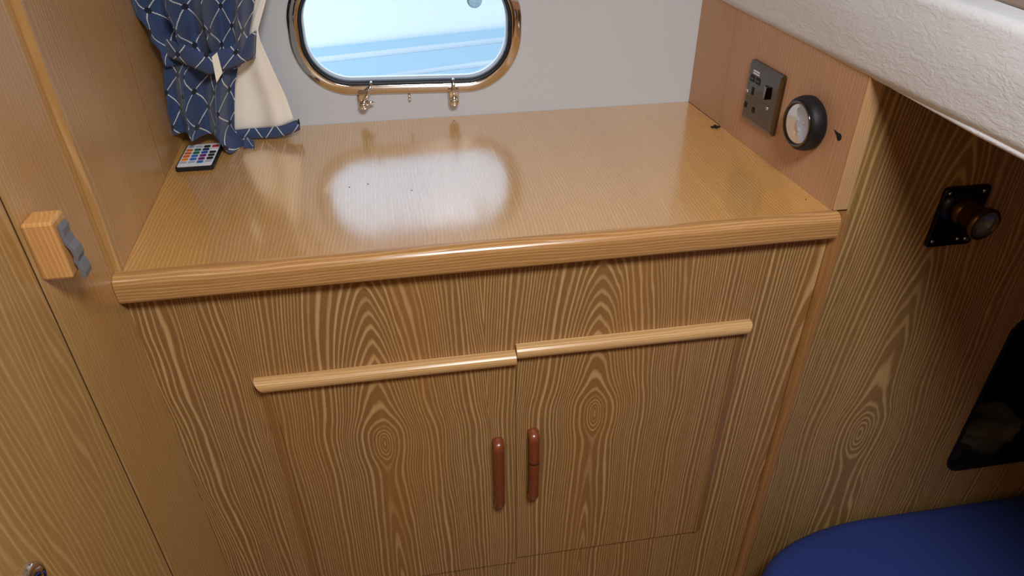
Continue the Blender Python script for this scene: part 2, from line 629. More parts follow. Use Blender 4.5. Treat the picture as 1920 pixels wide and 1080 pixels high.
# post between cabinet and berth
tag(obj('trim_1', prism([(0.8792, 0.0), (0.8792, -0.003), (0.9035, -0.003), (0.9035, 0.014), (0.8792, 0.014)], ZF, 0.185, 'xyz'), 'berth', bevel=0.001), kind='structure')
q = [(0.8655, 0.0)] + [(0.8655 + 0.0132 * (1 - math.cos(a)), -0.011 * math.sin(a)) for a in [PI / 2 * i / 6 for i in range(1, 7)]] + [(0.8788, 0.0)]
tag(obj('trim_3', prism(q, ZF, -0.001, 'xyz'), 'orange_z', smooth_=False), kind='structure')

# ------------------------------------------------------------------ porthole
win = empty('window_1', (WC[0], D, WC[1]), 'rounded porthole in a polished steel frame with dark seal', kind='structure')
def wl(hw, hh, r, y): return [(x, y, z) for x, z in rrect(WC[0], WC[1], hw, hh, r, 14, WROT)]
HW, HH, HR = 0.1775, 0.0985, 0.088
prof = [(0, 0.0), (0.0, -0.0022), (0.0006, -0.0032), (0.0018, -0.0039), (0.006, -0.0056), (0.011, -0.0073), (0.0146, -0.0083), (0.0158, -0.0082), (0.0164, -0.0074), (0.0164, 0.012), (0.012, 0.012), (0.012, 0.0)]
obj('frame', ring_sweep([wl(HW - i, HH - i, HR - i, D + y) for i, y in prof], close=True), 'chrome', win, smooth_=True)
prof = [(0.0165, -0.004), (0.0172, -0.0062), (0.0190, -0.0066), (0.0208, -0.005), (0.0216, -0.001), (0.0216, 0.004), (0.0165, 0.004)]
obj('seal', ring_sweep([wl(HW - i, HH - i, HR - i, D + y) for i, y in prof], close=True), 'rubber', win, smooth_=True)
# outer flange seen through the glass edge
prof = [(0.0130, 0.0125), (0.0232, 0.0125), (0.0232, 0.020), (0.0130, 0.020)]
obj('outer_flange', ring_sweep([wl(HW - i, HH - i, HR - i, D + y) for i, y in prof], close=True), 'white', win)
bm = bmesh.new()
a = [bm.verts.new(p) for p in wl(HW - 0.0170, HH - 0.0170, HR - 0.0170, D + 0.0045)]
b = [bm.verts.new(p) for p in wl(HW - 0.0170, HH - 0.0170, HR - 0.0170, D + 0.0085)]
bm.faces.new(a); bm.faces.new(b[::-1])
for i in range(len(a)):
    bm.faces.new((a[i], a[(i + 1) % len(a)], b[(i + 1) % len(a)], b[i]))
obj('glass', bm, 'glass', win)

def dog(px, py, tx, ty, wing):
    """swing clamp under the porthole: base lug, eye bolt, wing"""
    c = at(px, py, 1, D - 0.016)
    t = at(tx, ty, 1, D - 0.014)
    dg = obj('clamp_lug', box(c.x - 0.0085, c.x + 0.0085, D - 0.012, D, c.z - 0.004, c.z + 0.016), 'chrome', win, bevel=0.003, segs=3)
    obj('clamp_nut', lathe([(0.0, 0.006), (0.0032, 0.006), (0.0038, 0.005), (0.0038, 0.0015), (0.0062, 0.0015), (0.0078, 0.0), (0.0078, -0.003), (0.006, -0.005), (0.0, -0.005)],
        axis_frame(c, (0, -1, 0.25)), 20), 'chrome', dg, smooth_=True)
    obj('clamp_bolt', tube([c + Vector((0, 0.002, 0.003)), (c + t) / 2 + Vector((0, -0.001, 0)), t, t + Vector((0, 0.006, 0.002))], [0.0030, 0.0028, 0.0026, 0.002], 10), 'chrome', dg, smooth_=True)
    w0 = c + Vector((0.005, 0, 0.001))
    obj('clamp_wing', tube([w0, w0 + Vector((0.007 * wing, 0, 0.0035)), w0 + Vector((0.012 * wing, 0.001, 0.002))], [0.002, 0.0026, 0.001], 8), 'chrome', dg, smooth_=True)
dog(682, 197, 696, 158, 1)
dog(852, 190, 850, 152, -0.2)
pc = at(768, 184, 1, D - 0.003)
obj('latch_pin', tube([pc + Vector((0, 0.003, 0.005)), pc + Vector((0, 0, 0.004)), pc + Vector((0, -0.001, -0.004))], 0.0022, 8), 'chrome', win, smooth_=True)
sc = at(890, 1, 1, D + 0.0015)
tag(obj('suction_cup', lathe([(0.0, -0.003), (0.003, -0.003), (0.0035, -0.001), (0.008, 0.0), (0.0115, 0.002), (0.0115, 0.0028), (0.0, 0.0028)],
    axis_frame((sc.x, D + 0.0015, sc.z), (0, 1, 0)), 28), 'sucker', smooth_=True),
    'small clear round sucker stuck on the porthole glass', 'suction cup')

# ------------------------------------------------------------------ boat moored outside
HY = 1.30
hb = empty('moored_boat', (0.4, HY, -1.2), 'white boat hull with pale blue stripes beyond the porthole glass', 'boat')
def hull_y(z): return HY + 0.10 * max(0, -z) ** 1.5 + 0.10 * z * z * (1 if z > 0 else 0)
bm = bmesh.new()
nz, nx = 26, 20
grid = [[bm.verts.new((-2.6 + 6.0 * i / nx, hull_y(-1.2 + 2.2 * j / nz) + 0.03 * (i / nx - .5) ** 2, -1.2 + 2.2 * j / nz + 0.06 * (i / nx - .5))) for i in range(nx + 1)] for j in range(nz + 1)]
back = [[bm.verts.new(v.co + Vector((0, 0.06, 0))) for v in (r if 1 else r)] for r in (grid[0], grid[-1])]
for j in range(nz):
    for i in range(nx):
        bm.faces.new((grid[j][i], grid[j][i + 1], grid[j + 1][i + 1], grid[j + 1][i]))
for i in range(nx):
    bm.faces.new((grid[-1][i], grid[-1][i + 1], back[1][i + 1], back[1][i]))
    bm.faces.new((grid[0][i], grid[0][i + 1], back[0][i + 1], back[0][i]))
    bm.faces.new((back[0][i], back[0][i + 1], back[1][i + 1], back[1][i]))
obj('topside', bm, 'hull', hb, smooth_=True)
def band(la, lb, nm):
    def ln(l):
        p, q = at(*l[0], 1, HY), at(*l[1], 1, HY)
        s = (q.z - p.z) / (q.x - p.x)
        return lambda x: p.z + s * (x - p.x)
    fa, fb = ln(la), ln(lb)
    bm = bmesh.new()
    prev = None
    for i in range(25):
        x = -1.4 + 3.6 * i / 24
        za, zb = fa(x), fb(x)
        vs = [bm.verts.new((x, hull_y(za) + 0.004, za)), bm.verts.new((x, hull_y(za) - 0.006, za)), bm.verts.new((x, hull_y(zb) - 0.006, zb)), bm.verts.new((x, hull_y(zb) + 0.004, zb))]
        if prev:
            for k in range(3):
                bm.faces.new((prev[k], vs[k], vs[k + 1], prev[k + 1]))
        prev = vs
    obj(nm, bm, 'stripe', hb)
band(((582, 92), (945, 52)), ((595, 107), (945, 69)), 'stripe')
band(((602, 119), (945, 80)), ((680, 146), (925, 112)), 'stripe')
band(((720, 148), (910, 126)), ((720, 178), (910, 156)), 'stripe')

# ------------------------------------------------------------------ padded overhang on the right
def zb(y): return 0.1665 + (0.008 * y / 0.35 if y > 0 else 0.004 * y / 0.2)
oh = empty('padded_overhang', (1.3, -0.4, 0.17), 'white wrinkled vinyl padded overhang above the berth and side panel', 'padded panel')
prof = []     # (inset from face line, height above bottom edge)
R = 0.016
for i in range(9):
    a = PI / 2 * i / 8
    prof.append((R * (1 - math.cos(a)) if False else R - R * math.sin(a), R - R * math.cos(a)))
prof += [(-0.001, 0.035), (-0.0025, 0.055), (-0.0015, 0.075), (0.001, 0.092)]
for i in range(1, 7):
    a = PI / 2 * i / 6
    prof.append((0.001 + 0.012 * (1 - math.cos(a)), 0.092 + 0.012 * math.sin(a)))
bm = bmesh.new()
ys = [D - 0.001 - (D + 1.30) * i / 60 for i in range(61)]
rows = []
for y in ys:
    xf = xr_line(y) - 0.0045
    row = [bm.verts.new((1.948, y, zb(y)))]
    for ins, h in prof:
        row.append(bm.verts.new((xf + ins + 0.0012 * mnoise.noise(Vector((y * 9, h * 20, 2.0))), y, zb(y) + h)))
    row.append(bm.verts.new((xf + 0.035, y, zb(y) + 0.104)))
    row.append(bm.verts.new((1.948, y, zb(y) + 0.104)))
    rows.append(row)
for a, b in zip(rows, rows[1:]):
    for k in range(len(a) - 1):
        bm.faces.new((a[k], a[k + 1], b[k + 1], b[k]))
bm.faces.new(rows[0]); bm.faces.new(rows[-1][::-1])
obj('vinyl_cover', bm, 'vinyl', oh, smooth_=True)
# welt along the lower edge
obj('piping', tube([(xr_line(y) - 0.0045 + 0.006, y, zb(y) + 0.0035) for y in [-0.04 - 1.2 * i / 30 for i in range(31)]], [0.0005 + 0.0032 * min(1, i / 3) for i in range(31)], 8), 'vinyl', oh, smooth_=True)
obj('top_board', box(0.905, 1.945, -1.295, 0.40, 0.268, 0.280), 'shelf', oh, bevel=0.003)

# ------------------------------------------------------------------ cabinet
cab = empty('cabinet', (W / 2, 0.0, ZF), 'built-in wooden cabinet with two doors and bold cathedral grain', 'cabinet')
obj('face_panel', box(0.0045, 0.865, 0.0, 0.016, ZF + 0.001, -0.019), 'front', cab)
def door(x0, x1, zt, zbm, zm0, zm1, side):
    """door leaf proud of the face, lipped on its hinge side, moulding on its head"""
    yf = -0.004
    d_ = obj('door', box(x0 + (0.013 if side < 0 else 0), x1 - (0.013 if side > 0 else 0), yf, -0.0004, zbm, zt), 'front', cab, bevel=0.0008)
    if side < 0: pts = [(x0, -0.0004), (x0 + 0.0128, -0.0004), (x0 + 0.0128, yf - 0.0005), (x0 + 0.010, yf - 0.001), (x0, -0.0012)]
    else: pts = [(x1, -0.0004), (x1 - 0.0128, -0.0004), (x1 - 0.0128, yf - 0.0005), (x1 - 0.010, yf - 0.001), (x1, -0.0012)]
    obj('hinge_lipping', prism(pts, zbm, zt - 0.001, 'xyz'), 'orange_z', d_)
    # moulding: half-round bar with mitred outer end
    n = 10
    pr = [(-0.0005, zm0), (-0.004, zm0)] + [(-0.006 - 0.0095 * math.sin(PI * i / n), zm0 - (zm0 - zm1) * (0.5 - 0.5 * math.cos(PI * i / n))) for i in range(n + 1)] + [(-0.004, zm1), (-0.0005, zm1)]
    bm = bmesh.new()
    def endx(xo, z, sgn): return xo
    A, B = [], []
    for (y, z) in pr:
        f = (zm0 - z) / (zm0 - zm1)
        xa, xb = x0 - 0.004, x1 + 0.004
        if side < 0: xa += 0.012 * f; xb = x1
        else: xb -= 0.008 * f; xa = x0
        A.append(bm.verts.new((xa, y, z))); B.append(bm.verts.new((xb, y, z)))
    bm.faces.new(A); bm.faces.new(B[::-1])
    for i in range(len(A)):
        j = (i + 1) % len(A)
        bm.faces.new((A[i], B[i], B[j], A[j]))
    obj('head_moulding', bm, 'moulding', d_)
    return d_
def yshift(px, py, y): return at(px, py, 1, y)
dl = door(0.1225, 0.4530, -0.1765, -0.6262, -0.1700, -0.1895, -1)
drr = door(0.4536, 0.7765, -0.1665, -0.6142, -0.1600, -0.1790, 1)
def handle(px, pt, pb, door_, lean):
    t = at(px, pt, 1, -0.018); b_ = at(px, pb, 1, -0.022)
    x = (t.x + b_.x) / 2
    zt, zbb = t.z - 0.008, b_.z - 0.006
    pts, rad = [], []
    rb, hy, r0 = 0.0085, -0.0170, 0.0082
    path = [(-0.002, zt - r0, r0 * 1.05), (-0.008, zt - r0, r0 * 1.05)]
    for i in range(7):
        a = PI / 2 * i / 6
        path.append((hy + rb - rb * math.sin(a), zt - r0 - rb + rb * math.cos(a), r0))
    path.append((hy, zt - 0.024, r0))
    for y, z, r in path:
        pts.append((x, y, z)); rad.append(r)
    for i in range(1, 8):
        f = i / 8
        pts.append((x + lean * math.sin(PI * f), hy - 0.003 * math.sin(PI * f), zt - 0.024 + (zbb + 0.024 - zt + 0.024) * f)); rad.append(0.0080 - 0.0005 * math.sin(PI * f))
    mid = (zt + zbb)
    for y, z, r in reversed(path):
        pts.append((x, y, mid - z)); rad.append(r)
    return obj('handle', tube(pts, rad, 16, flat=0.72), 'teak', door_, smooth_=True)
handle(937, 823, 957, dl, 0.0)
h2 = handle(1002, 806, 941, drr, 0.0)
# dark split round the middle of the second handle
c = at(1003, 873, 1, -0.026)
hx = sum(v.co.x for v in h2.data.vertices) / len(h2.data.vertices)
obj('split', tube([(hx, -0.0200, c.z - 0.0007), (hx, -0.0200, c.z + 0.0007)], 0.00785, 16, flat=0.74), 'dark', drr)

# ------------------------------------------------------------------ worktop
wt = empty('worktop', (W / 2, D / 2, 0.0), 'varnished wooden worktop with a rounded front edge reflecting the porthole', 'worktop')
obj('board', prism([(xl_line(0.0) + 0.0004, 0.0), (xr_line(0.0), 0.0), (xr_line(D) - 0.0002, D - 0.0006), (xl_line(D) + 0.0004, D - 0.0006)], -0.018, 0.0, 'xyz'), 'top', wt)
pts = [(-0.0002, 0.0012), (-0.004, 0.0014)]
for i in range(0, 9):
    a = PI / 2 * i / 8
    pts.append((-0.006 - 0.0115 * math.sin(a), 0.0014 - 0.0115 * (1 - math.cos(a))))
pts += [(-0.0175, -0.027)]
for i in range(1, 5):
    a = PI / 2 * i / 4
    pts.append((-0.0175 + 0.005 * (1 - math.cos(a)), -0.027 - 0.006 * math.sin(a)))
pts += [(-0.0002, -0.033)]
bm = bmesh.new()
NX = 24
rows = [[bm.verts.new((0.0045 + (W - 0.0045) * i / NX, y, z)) for y, z in pts] for i in range(NX + 1)]
for a, b in zip(rows, rows[1:]):
    for k in range(len(a)):
        j = (k + 1) % len(a)
        bm.faces.new((a[k], a[j], b[j], b[k]))
bm.faces.new(rows[0][::-1]); bm.faces.new(rows[-1])
obj('nosing', bm, 'solid_x', wt)
for px, py in ((1511, 374), (851, 226), (655, 351), (690, 345), (772, 357)):   # pin heads in the veneer
    np_ = at(px, py, 2, 0.0)
    obj('pin_head', lathe([(0.0, 0.0004), (0.0010, 0.0004), (0.0013, -0.0008), (0.0, -0.0008)], axis_frame(np_, (0, 0, 1)), 10), 'seam', wt)
# small dark clip left in the corner of the worktop
cc = at(1341, 238, 2, 0.001)
bm = bmesh.new()
box(cc.x - 0.007, cc.x + 0.008, cc.y - 0.0025, cc.y + 0.0025, 0.0002, 0.0022, bm)
box(cc.x - 0.001, cc.x + 0.003, cc.y - 0.005, cc.y + 0.005, 0.0002, 0.0032, bm)
tag(obj('cable_clip', bm, 'black', bevel=0.0006), 'tiny black cable clip on the worktop by the side panel', 'clip')

# ------------------------------------------------------------------ mains socket on the right panel
def rpt(y, z, off):                    # point on the right panel, off metres out of it
    n = Vector((-1, -0.0790, 0)).normalized()
    return Vector((xr_line(y), y, z)) + n * off
SY, SZ, SS = 0.1905, 0.0825, 0.0855
sk = empty('mains_socket', rpt(SY, SZ, 0.0), 'square gunmetal power outlet with two charging ports and a rocker switch', 'socket')
def sp(a, b, off):                     # a,b in 0..1 over the plate (b down)
    return rpt(SY + SS * (0.5 - a), SZ + SS * (0.5 - b), off)
def plate(nm, a0, a1, b0, b1, o0, o1, mat, par, r=0.02, inset=0.0, seg=4, top=None):
    ca, cb = (a0 + a1) / 2, (b0 + b1) / 2
    P0 = rrect(ca, cb, (a1 - a0) / 2, (b1 - b0) / 2, min(r, (a1 - a0) / 2.01, (b1 - b0) / 2.01), seg)
    lv = [(o0, 0.0), (o1 - (inset * SS * 0.5 if inset else 0), 0.0)]
    if inset: lv.append((o1, inset))
    bm = bmesh.new()
    L = []
    for o, ins in lv:
        P = rrect(ca, cb, (a1 - a0) / 2 - ins, (b1 - b0) / 2 - ins, max(0.002, min(r, (a1 - a0) / 2.01, (b1 - b0) / 2.01) - ins), seg)
        L.append([bm.verts.new(sp(x, y, o)) for x, y in P])
    for A, B in zip(L, L[1:]):
        for i in range(len(A)):
            bm.faces.new((A[i], A[(i + 1) % len(A)], B[(i + 1) % len(A)], B[i]))
    bm.faces.new(L[0][::-1]); bm.faces.new(L[-1])
    return obj(nm, bm, mat, par)
plate('plate', 0, 1, 0, 1, 0.0002, 0.0065, 'gun', sk, 0.05, 0.05, 6)
for (a0, a1) in ((0.10, 0.235), (0.275, 0.41)):
    u_ = plate('usb_port', a0, a1, 0.225, 0.335, 0.006, 0.0069, 'black', sk, 0.01)
    plate('contact_tongue', a0 + 0.03, a1 - 0.03, 0.275, 0.295, 0.0066, 0.0072, 'gun', u_, 0.004)
plate('pin_slot', 0.205, 0.275, 0.41, 0.54, 0.006, 0.0069, 'dark', sk, 0.01)
plate('pin_slot', 0.06, 0.145, 0.705, 0.80, 0.006, 0.0069, 'dark', sk, 0.01)
plate('pin_slot', 0.315, 0.40, 0.715, 0.81, 0.006, 0.0069, 'dark', sk, 0.01)
# rocker: tilted wedge
bm = bmesh.new()
A = [(0.56, 0.27), (0.70, 0.27), (0.70, 0.47), (0.56, 0.47)]
lo = [bm.verts.new(sp(a, b, 0.006)) for a, b in A]
hi = [bm.verts.new(sp(a, b, o)) for (a, b), o in zip(A, (0.0076, 0.0115, 0.0125, 0.0076))]
bm.faces.new(lo[::-1]); bm.faces.new(hi)
for i in range(4):
    bm.faces.new((lo[i], lo[(i + 1) % 4], hi[(i + 1) % 4], hi[i]))
obj('rocker_switch', bm, 'gun', sk, bevel=0.0006)
for a, b in ((0.075, 0.52), (0.74, 0.60)):
    s_ = obj('screw', lathe([(0, 0.0016), (0.0018, 0.0014), (0.0026, 0.0006), (0.0026, 0), (0, 0)], axis_frame(sp(a, b, 0.0064), (-1, -0.079, 0)), 14), 'steel', sk, smooth_=True)
for k in range(2):      # two tiny printed lines above the ports
    plate('printed_mark', 0.155, 0.345, 0.135 + k * 0.04, 0.158 + k * 0.04, 0.0062, 0.00665, 'white', sk, 0.004)

# ------------------------------------------------------------------ stick-on puck light
pk = empty('puck_light', rpt(0.078, 0.088, 0), 'round black stick-on push light with a clear domed lens', 'light')
fr = axis_frame(rpt(0.0775, 0.0875, 0.0), (-1, -0.0790, 0))
obj('housing', lathe([(0.0, 0.0003), (0.0315, 0.0003), (0.0345, 0.004), (0.0350, 0.011), (0.0335, 0.018), (0.0300, 0.0215), (0.0268, 0.0225), (0.0258, 0.0212), (0.0255, 0.015), (0.0, 0.015)], fr, 40), 'black', pk, smooth_=True)
obj('reflector', lathe([(0.0253, 0.0205), (0.0200, 0.0175), (0.010, 0.0158), (0.0, 0.0155)], fr, 32), 'reflector', pk, smooth_=True)
for k in range(3):
    a = 2 * PI * k / 3 + 0.5
    obj('led', box(-0.0016, 0.0016, -0.0016, 0.0016, 0, 0.0012), 'white', pk).matrix_local = Matrix.Translation(-pk.location) @ fr @ Matrix.Translation((0.008 * math.cos(a), 0.008 * math.sin(a), 0.0162))
obj('lens', lathe([(0.0256, 0.0212), (0.022, 0.0232), (0.016, 0.0248), (0.008, 0.0258), (0.0, 0.0261)], fr, 32), 'lens', pk, smooth_=True)
obj('bezel_ring', lathe([(0.0262, 0.0226), (0.0275, 0.0236), (0.0288, 0.0232), (0.0292, 0.0222), (0.0275, 0.0216)], fr, 40), 'gun', pk, smooth_=True)

# ------------------------------------------------------------------ reading lamp on the berth bulkhead
PX0, PX1, PZ0, PZ1 = 1.0088, 1.0745, -0.0675, 0.0205
rl = empty('reading_lamp', ((PX0 + PX1) / 2, 0, (PZ0 + PZ1) / 2), 'dark bronze swivel reading lamp on a square black backplate', 'lamp')
def rl_loop(ins, y): return [(x, y, z) for x, z in rrect((PX0 + PX1) / 2, (PZ0 + PZ1) / 2, (PX1 - PX0) / 2 - ins, (PZ1 - PZ0) / 2 - ins, 0.006 - ins * 0.5, 6)]
bm = ring_sweep([rl_loop(0, -0.0003), rl_loop(0, -0.004), rl_loop(0.0015, -0.0056), rl_loop(0.0035, -0.0056), rl_loop(0.0048, -0.0038)])
bm.verts.ensure_lookup_table()
n = len(bm.verts) // 5
bm.faces.new(bm.verts[0:n][::-1]); bm.faces.new(bm.verts[4 * n:5 * n])
obj('backplate', bm, 'blackmetal', rl)
for sx, sz in ((0, 0), (1, 0), (0, 1), (1, 1)):
    p = (PX0 + 0.0085 + sx * (PX1 - PX0 - 0.017), -0.0037, PZ0 + 0.0085 + sz * (PZ1 - PZ0 - 0.017))
    obj('screw', lathe([(0, 0.0018), (0.002, 0.0015), (0.003, 0.0004), (0.003, 0), (0, 0)], axis_frame(p, (0, -1, 0)), 14), 'steel', rl, smooth_=True)
lc = Vector((1.030, -0.004, -0.006))
obj('collar', lathe([(0.0, 0.0), (0.0215, 0.0), (0.0215, 0.003), (0.019, 0.006), (0.0175, 0.008), (0.0, 0.008)], axis_frame(lc, (0, -1, 0)), 32), 'blackmetal', rl, smooth_=True)
ldir = Vector((0.10, -0.98, -0.02)).normalized()
hdm = axis_frame(lc + Vector((0, -0.006, 0)), ldir)
obj('swivel_ball', lathe([(0.0, 0.0)] + [(0.0178 * math.sin(PI * i / 12), 0.011 - 0.015 * math.cos(PI * i / 12)) for i in range(1, 12)], hdm, 32), 'bronze', rl, smooth_=True)
sh = obj('shade', lathe([(0.0150, 0.012), (0.0165, 0.018), (0.0172, 0.026), (0.0180, 0.034), (0.0188, 0.036), (0.0210, 0.038), (0.0214, 0.042), (0.0210, 0.046), (0.0186, 0.0465), (0.0182, 0.042), (0.010, 0.032), (0.0, 0.031)], hdm, 36), 'bronze', rl, smooth_=True)
obj('bulb_cup', lathe([(0.0181, 0.0415), (0.012, 0.0360), (0.006, 0.0335), (0.0, 0.033)], hdm, 28), 'gun', sh, smooth_=True)
obj('lens', lathe([(0.0183, 0.0440), (0.0, 0.0447)], hdm, 28), 'lens', sh, smooth_=True)
obj('switch_knob', lathe([(0, 0.004), (0.0022, 0.0035), (0.0028, 0), (0, 0)], axis_frame((1.052, -0.0037, PZ0 + 0.011), (0, -1, 0)), 12), 'steel', rl, smooth_=True)

# ------------------------------------------------------------------ berth
bb = tag(obj('bunk', box(0.93, 1.945, -1.30, -0.002, ZF, -0.745), 'berth', bevel=0.002), 'low wooden bunk box beneath the navy blue mattress', 'bunk')
def mattress():
    bm = bmesh.new()
    out = []
    r = 0.15
    x0, x1, y0, y1 = 0.8500, 1.940, -1.29, -0.0035
    # outline, rounded at the two ends next to the cabinet
    for i in range(17):
        a = PI / 2 + PI / 2 * i / 16
        out.append((x0 + 0.25 + 0.25 * math.cos(a), y1 - 0.105 + 0.105 * math.sin(a)))
    for i in range(17):
        a = PI + PI / 2 * i / 16
        out.append((x0 + r + r * math.cos(a), y0 + r + r * math.sin(a)))
    out += [(x1, y0), (x1, y1)]
    # refine long sides
    ref = []
    for i, p in enumerate(out):
        q_ = out[(i + 1) % len(out)]
        L = math.dist(p, q_); k = max(1, int(L / 0.05))
        for j in range(k): ref.append((p[0] + (q_[0] - p[0]) * j / k, p[1] + (q_[1] - p[1]) * j / k))
    c = ((x0 + x1) / 2, (y0 + y1) / 2)
    def ring(s, z, wob=0.0):
        vs = []
        for (x, y) in ref:
            dx, dy = c[0] - x, c[1] - y
            L = math.hypot(dx, dy)
            xx, yy = x + dx / L * s, y + dy / L * s
            vs.append(bm.verts.new((xx, min(yy, y1), z + wob * mnoise.noise(Vector((xx * 6, yy * 6, 1))))))
        return vs
    prof_ = [(0.02, -0.744), (0.004, -0.741), (0.0, -0.725), (0.0, -0.665), (0.004, -0.645), (0.014, -0.634), (0.03, -0.6295), (0.08, -0.626), (0.2, -0.624), (0.35, -0.623)]
    L = [ring(s, z, 0.004 if s > 0.05 else 0) for s, z in prof_]
    for A, B in zip(L, L[1:]):
        for i in range(len(A)):
            bm.faces.new((A[i], A[(i + 1) % len(A)], B[(i + 1) % len(A)], B[i]))
    bm.faces.new(L[0][::-1])
    cv = bm.verts.new((c[0], c[1], -0.622))
    for i in range(len(ref)):
        bm.faces.new((L[-1][i], L[-1][(i + 1) % len(ref)], cv))
    return bm
mt = empty('berth_mattress', (1.4, -0.65, -0.745), 'navy blue fabric mattress with a rounded corner on the berth', 'mattress')
obj('cover', mattress(), 'blue', mt, smooth_=True)

# cloth and bag in the locker
def blob(cx, cy, z0, rx, ry, rz, seed, amp):
    bm = bmesh.new()
    bmesh.ops.create_icosphere(bm, subdivisions=4, radius=1.0)
    for v in bm.verts:
        n_ = v.co.normalized()
        d_ = 1 + amp * mnoise.noise(n_ * 1.8 + Vector((seed, 0, 0))) + amp * 0.6 * abs(mnoise.noise(n_ * 4 + Vector((0, seed, 0))))
        x, y, z = n_ * d_
        v.co = Vector((cx + x * rx, cy + y * ry, z0 + max(0.0, (z + 0.75)) * rz))
    return bm
tag(obj('folded_cloth', blob(1.355, 0.105, -0.5848, 0.090, 0.055, 0.036, 3.0, 0.35), 'cloth', smooth_=True), 'crumpled pale grey cloth lying inside the locker opening', 'cloth')
tag(obj('dark_pouch', blob(1.258, 0.042, -0.5848, 0.024, 0.018, 0.034, 8.0, 0.2), 'darkcloth', smooth_=True), 'small black pouch at the corner of the locker opening', 'pouch')

# ------------------------------------------------------------------ catch block on the left wall
bk = empty('catch_block', (0.0, -0.12, 0.076), 'pale wooden block holding a grey rubber door catch, on the left wall', 'door catch')
obj('block', box(0.0040, 0.0295, -0.133, -0.106, 0.0757, 0.1325), 'block', bk, bevel=0.0025, segs=2)
# wavy catch strip, profile in the xz plane seen along y
cp = [(0.0, 0.127), (0.004, 0.1285), (0.0062, 0.124), (0.0048, 0.117), (0.0070, 0.109), (0.0110, 0.103), (0.0125, 0.096), (0.0098, 0.091), (0.0120, 0.086), (0.0138, 0.080), (0.0125, 0.0745), (0.0095, 0.0735)]
outer = [(0.0298 + a * 0.62, z - 0.002) for a, z in cp]
inner = [(max(0.0297, x - 0.0042), z + 0.0006) for x, z in reversed(outer[2:])]
obj('catch_strip', prism(outer + inner, -0.127, -0.112, 'xzy'), 'grey', bk, bevel=0.0006)

# ------------------------------------------------------------------ remote control
rc = empty('remote_control', (0.037, 0.302, 0.0), 'thin black remote with a white face and coloured buttons', 'remote control')
rx0, rx1, ry0, ry1 = 0.0118, 0.0635, 0.2620, 0.3470
obj('case', prism(rrect((rx0 + rx1) / 2, (ry0 + ry1) / 2, (rx1 - rx0) / 2, (ry1 - ry0) / 2, 0.004, 4), 0.0003, 0.0066, 'xyz'), 'black', rc, bevel=0.0008)
obj('face_sheet', prism(rrect((rx0 + rx1) / 2, (ry0 + ry1) / 2, (rx1 - rx0) / 2 - 0.0022, (ry1 - ry0) / 2 - 0.0022, 0.003, 4), 0.0064, 0.0070, 'xyz'), 'white', rc)
bc = {'w': srgb(235, 235, 235), 'k': srgb(40, 42, 50), 'r': srgb(190, 50, 45), 'o': srgb(214, 110, 50), 'g': srgb(40, 110, 80), 'b': srgb(50, 80, 170), 'c': srgb(60, 110, 190), 'p': srgb(110, 45, 120), 'd': srgb(35, 55, 110), 's': srgb(180, 190, 205), 'y': srgb(230, 150, 60)}
for kx in bc: M['btn_' + kx] = plain('button_' + kx, bc[kx], 0.5, var=0.05)
rowsb = ['sskr', 'ogdw', 'ogbk', 'ocpk', 'ycpk', 'sscs']
for ri, rw in enumerate(rowsb):
    for ci, ch in enumerate(rw):
        cx = rx0 + 0.0085 + ci * 0.01155
        cy = ry1 - 0.0135 - ri * 0.0112
        obj('button', prism(rrect(cx, cy, 0.0044, 0.0038, 0.002, 3), 0.0069, 0.0079, 'xyz'), 'btn_' + ch, rc)

# ------------------------------------------------------------------ curtain
cu = empty('curtain', (0.07, 0.36, 0.02), 'navy curtain with white diamond lattice, gathered by a tieback beside the porthole', 'curtain')
CY = 0.362
def interp(tab, t):
    for a, b in zip(tab, tab[1:]):
        if t <= b[0] or b is tab[-1]:
            f = (t - a[0]) / (b[0] - a[0])
            f = max(0, min(1, f)); f = f * f * (3 - 2 * f)
            return [p + (q - p) * f for p, q in zip(a[1:], b[1:])]
# rows: photo row y, left x, right x, fold depth, forward offset
def lin(tab, t):
    for a, b in zip(tab, tab[1:]):
        if t <= b[0] or b is tab[-1]:
            f = max(0, min(1, (t - a[0]) / (b[0] - a[0])))
            return [p + (q - p) * f for p, q in zip(a[1:], b[1:])]
def sheet(tab, py0, py1, ns, nt, nfold, phase, wfull, bottom=None, asym=0.35, v0=0.0, itp=None):
    verts, uvs, faces = [], [], []
    for j in range(nt + 1):
        for i in range(ns + 1):
            s = i / ns
            pb = py1 + (bottom(s) if bottom else 0)
            py = py0 + (pb - py0) * j / nt
            xl, xr, amp, fwd = (itp or interp)(tab, py)
            th = 2 * PI * (nfold * s) + phase + 0.5 * math.sin(3 * s + py * 0.012)
            y = CY - fwd - amp * (0.5 + 0.5 * math.cos(th)) - 0.15 * amp * math.cos(2.3 * th + 1)
            sx = s - asym / (2 * PI * nfold) * math.sin(th) * (0.6 + 0.4 * math.sin(5 * s))
            px = xl + (xr - xl) * sx
            p = at(px, py, 1, CY - fwd)
            q_ = Vector((p.x, y, p.z))
            if q_.x < xl_line(y) + 0.001: q_.x = xl_line(y) + 0.001
            if q_.z < 0.0012: q_.z = 0.0012
            verts.append(q_); uvs.append((s * wfull, -p.z + v0))
    for j in range(nt):
        for i in range(ns):
            a = j * (ns + 1) + i
            faces.append((a, a + 1, a + ns + 2, a + ns + 1))
    return verts, faces, uvs
